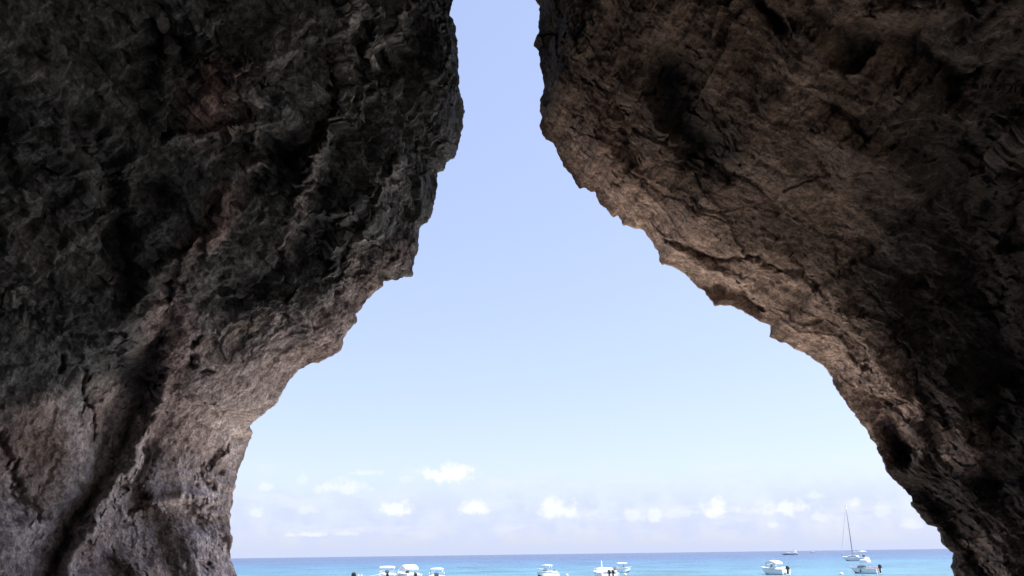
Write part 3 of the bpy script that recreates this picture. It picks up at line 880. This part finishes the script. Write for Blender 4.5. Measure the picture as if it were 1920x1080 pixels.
# cabin boat with hardtop, in front of the sailboat
p = at_sea(1622, 1075)
cb = empty('cabin_boat', (p[0], p[1], 0), R(134))
cb.scale = (0.70, 0.87, 0.89)
tag(cb, 'white motorboat with a tall white hardtop and black outboard, in front of the sailing yacht', 'boat', 'motorboats moored off the cave')
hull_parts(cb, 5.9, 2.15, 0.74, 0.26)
outboard(cb, -2.97, 0.0, 0.30, 1.2)
mb = MB(); mb.slab((0.55, 0, 1.00), (1.3, 1.5, 0.60), 0.05, 0.8, 0.04, shift=-.1)
cab = mb.build('cabin', GEL, cb)
mb = MB(); mb.slab((0.50, 0, 1.04), (1.24, 1.46, 0.30), 0.02, 0.93, shift=-.06)
mb.build('cabin_window', GLASS, cab)
mb = MB(); mb.slab((-0.35, 0, 1.90), (1.9, 1.7, 0.52), 0.10, 0.80, 0.05)
ht = mb.build('hardtop', GEL, cb)
for x in (-1.15, .4):
    for sy in (-1, 1):
        mb = MB(); mb.tube([(x, sy * .72, .75), (x * .9, sy * .70, 1.66)], .035, 8)
        mb.build('hardtop_post', STEEL, ht)
mb = MB(); mb.slab((-.3, 0, 2.40), (.75, .7, .36), .05, .8, .03)
mb.build('roof_pod', GEL, ht)
mb = MB(); mb.slab((-.3, 0, 2.68), (.72, .72, .16), .04, .8, .05)
mb.build('radar_cover', NAVY, ht)
seat(cb, -1.0, 1.3, m=RED)
seat(cb, -2.2, 1.5, m=RED, name='stern_bench')
mb = MB(); mb.slab((1.55, 0, .98), (1.2, 1.0, .12), .04, .9)
mb.build('sun_pad', RED, cb)
rail(cb, 5.9, 2.15, .72, .22)
for sy in (-1, 1):
    mb = MB(); mb.tube([(.3, sy * 1.10, .62), (.3, sy * 1.12, .22)], .10, 10)
    mb.build('fender', NAVY, cb)

# sailing yacht at anchor with bare mast
p = at_sea(1603, 1051.5)
sy_ = empty('sailing_yacht', (p[0], p[1], 0), R(124))
tag(sy_, 'white sailing yacht with a tall bare mast and a stowed boom, behind the hardtop motorboat', 'sailboat')
SL = 8.6
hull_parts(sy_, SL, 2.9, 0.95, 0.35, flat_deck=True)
mb = MB(); mb.slab((0.4, 0, 1.28), (3.4, 1.7, .55), .08, .85, .05)
cb2 = mb.build('coach_roof', GEL, sy_)
mb = MB(); mb.slab((0.4, 0, 1.30), (2.8, 1.72, .16), .02, .97)
mb.build('cabin_window', NAVY, cb2)
MH = at_sea(1603, 1051.5)
dist = float(np.hypot(MH[0], MH[1]))
mast_h = 0.0605 * dist
mb = MB(); mb.tube([(0.5, 0, 1.2), (0.5, 0, mast_h)], .15, 10, r2=.10)
ms = mb.build('mast', ALU, sy_)
for sd in (-1, 1):
    mb = MB(); mb.tube([(.5, 0, mast_h * .55), (.5, sd * .9, mast_h * .56)], .04, 6)
    mb.build('spreader', ALU, ms)
mb = MB()
mb.tube([(SL / 2 + .3, 0, 1.35), (.5, 0, mast_h - .2)], .045, 6)
mb.build('forestay', STEEL, ms)
for sd in (-1, 1):
    mb = MB(); mb.tube([(.45, sd * 1.35, 1.0), (.5, sd * .9, mast_h * .56), (.5, 0, mast_h - .3)], .008, 5)
    mb.build('shroud', STEEL, ms)
mb = MB(); mb.tube([(.4, 0, 2.25), (-3.3, 0, 2.4)], .08, 8)
bm = mb.build('boom', ALU, sy_)
mb = MB(); mb.tube([(.3, 0, 2.52), (-1.4, 0, 2.55), (-3.2, 0, 2.52)], .20, 10, r2=.12)
mb.build('stowed_sail', CANVAS, bm)
canopy(sy_, -2.7, 2.95, 2.0, 2.3, [(-3.6, 0), (-1.9, 0)], .12, .12, 1.0, CANVAS, 'awning')

# far motor yacht on the horizon
p = at_sea(1480, 1040.6)
fy = empty('motor_yacht', (p[0], p[1], 0), R(168))
dist = float(np.hypot(p[0], p[1]))
k = dist * 27 / F / 24
fy.scale = (k, k, k)
tag(fy, 'distant motor yacht with a long dark hull and white stern cabin, on the horizon', 'yacht')
hull_parts(fy, 24.0, 5.0, 1.6, 0.6, sole=1.2, hullmat=SLATEHULL, bottom_shade=SLATEHULL, flat_deck=True)
mb = MB(); mb.slab((-8.4, 0, 2.4), (7, 4.9, 3.4), .25, .86, .1, shift=.2); mb.slab((-8.6, 0, 5.0), (4.0, 3.6, 2.0), .2, .85, .1)
dk = mb.build('superstructure', GEL, fy)
mb = MB(); mb.slab((2.0, 0, 3.1), (8, 3.6, 1.5), .2, .8, .1, shift=-.8)
mb.build('fore_cabin', GREY, fy)
mb = MB(); mb.slab((-8.4, 0, 3.1), (6.6, 4.82, .5), .05, .97)
mb.build('cabin_window', GLASS, dk)
mb = MB(); mb.tube([(-7.5, 0, 5.6), (-7.8, 0, 8.2)], .3, 8, r2=.15); mb.slab((-7.6, 0, 7.0), (2.4, 1.6, .5), .1)
mb.build('radar_mast', ALU, fy)

# tiny far boat right of it
p = at_sea(1524, 1036.4)
fb_ = empty('far_boat', (p[0], p[1], 0), R(160))
k = float(np.hypot(p[0], p[1])) * 7 / F / 6
fb_.scale = (k, k, k)
tag(fb_, 'tiny white boat on the horizon between the far yacht and the mast', 'boat')
hull_parts(fb_, 6.0, 2.2, .8, .3)
mb = MB(); mb.slab((-.4, 0, 1.2), (2.2, 1.5, 1.3), .08, .8, .05)
mb.build('cabin', GEL, fb_)

# mooring buoys
for i, (px, py, r_, lb) in enumerate(((1578, 1077.5, .24, 'white mooring buoy floating left of the hardtop motorboat'),
                                     (1042, 1079, .20, 'white mooring buoy just right of the flat topped boat, left of a pair'),
                                     (1063, 1079.5, .22, 'white mooring buoy between the flat topped boat and the boat with the pole'),
                                     (1172, 1078.5, .22, 'white mooring buoy floating below the smallest square topped boat'))):
    p = at_sea(px, py)
    mb = MB()
    rings = []
    for t in np.linspace(-1.3, 1.45, 9):
        rings.append([(r_ * math.cos(t) * math.cos(q), r_ * math.cos(t) * math.sin(q), r_ * (math.sin(t) + .25)) for q in np.linspace(0, 2 * math.pi, 15)[:-1]])
    mb.loft(rings)
    mb.tube([(0, 0, r_ * 1.2), (0, 0, r_ * 1.55)], r_ * .18, 6)
    b = mb.build('mooring_buoy', BUOY)
    b.location = (p[0], p[1], 0)
    tag(b, lb, 'buoy', 'mooring buoys among the boats')
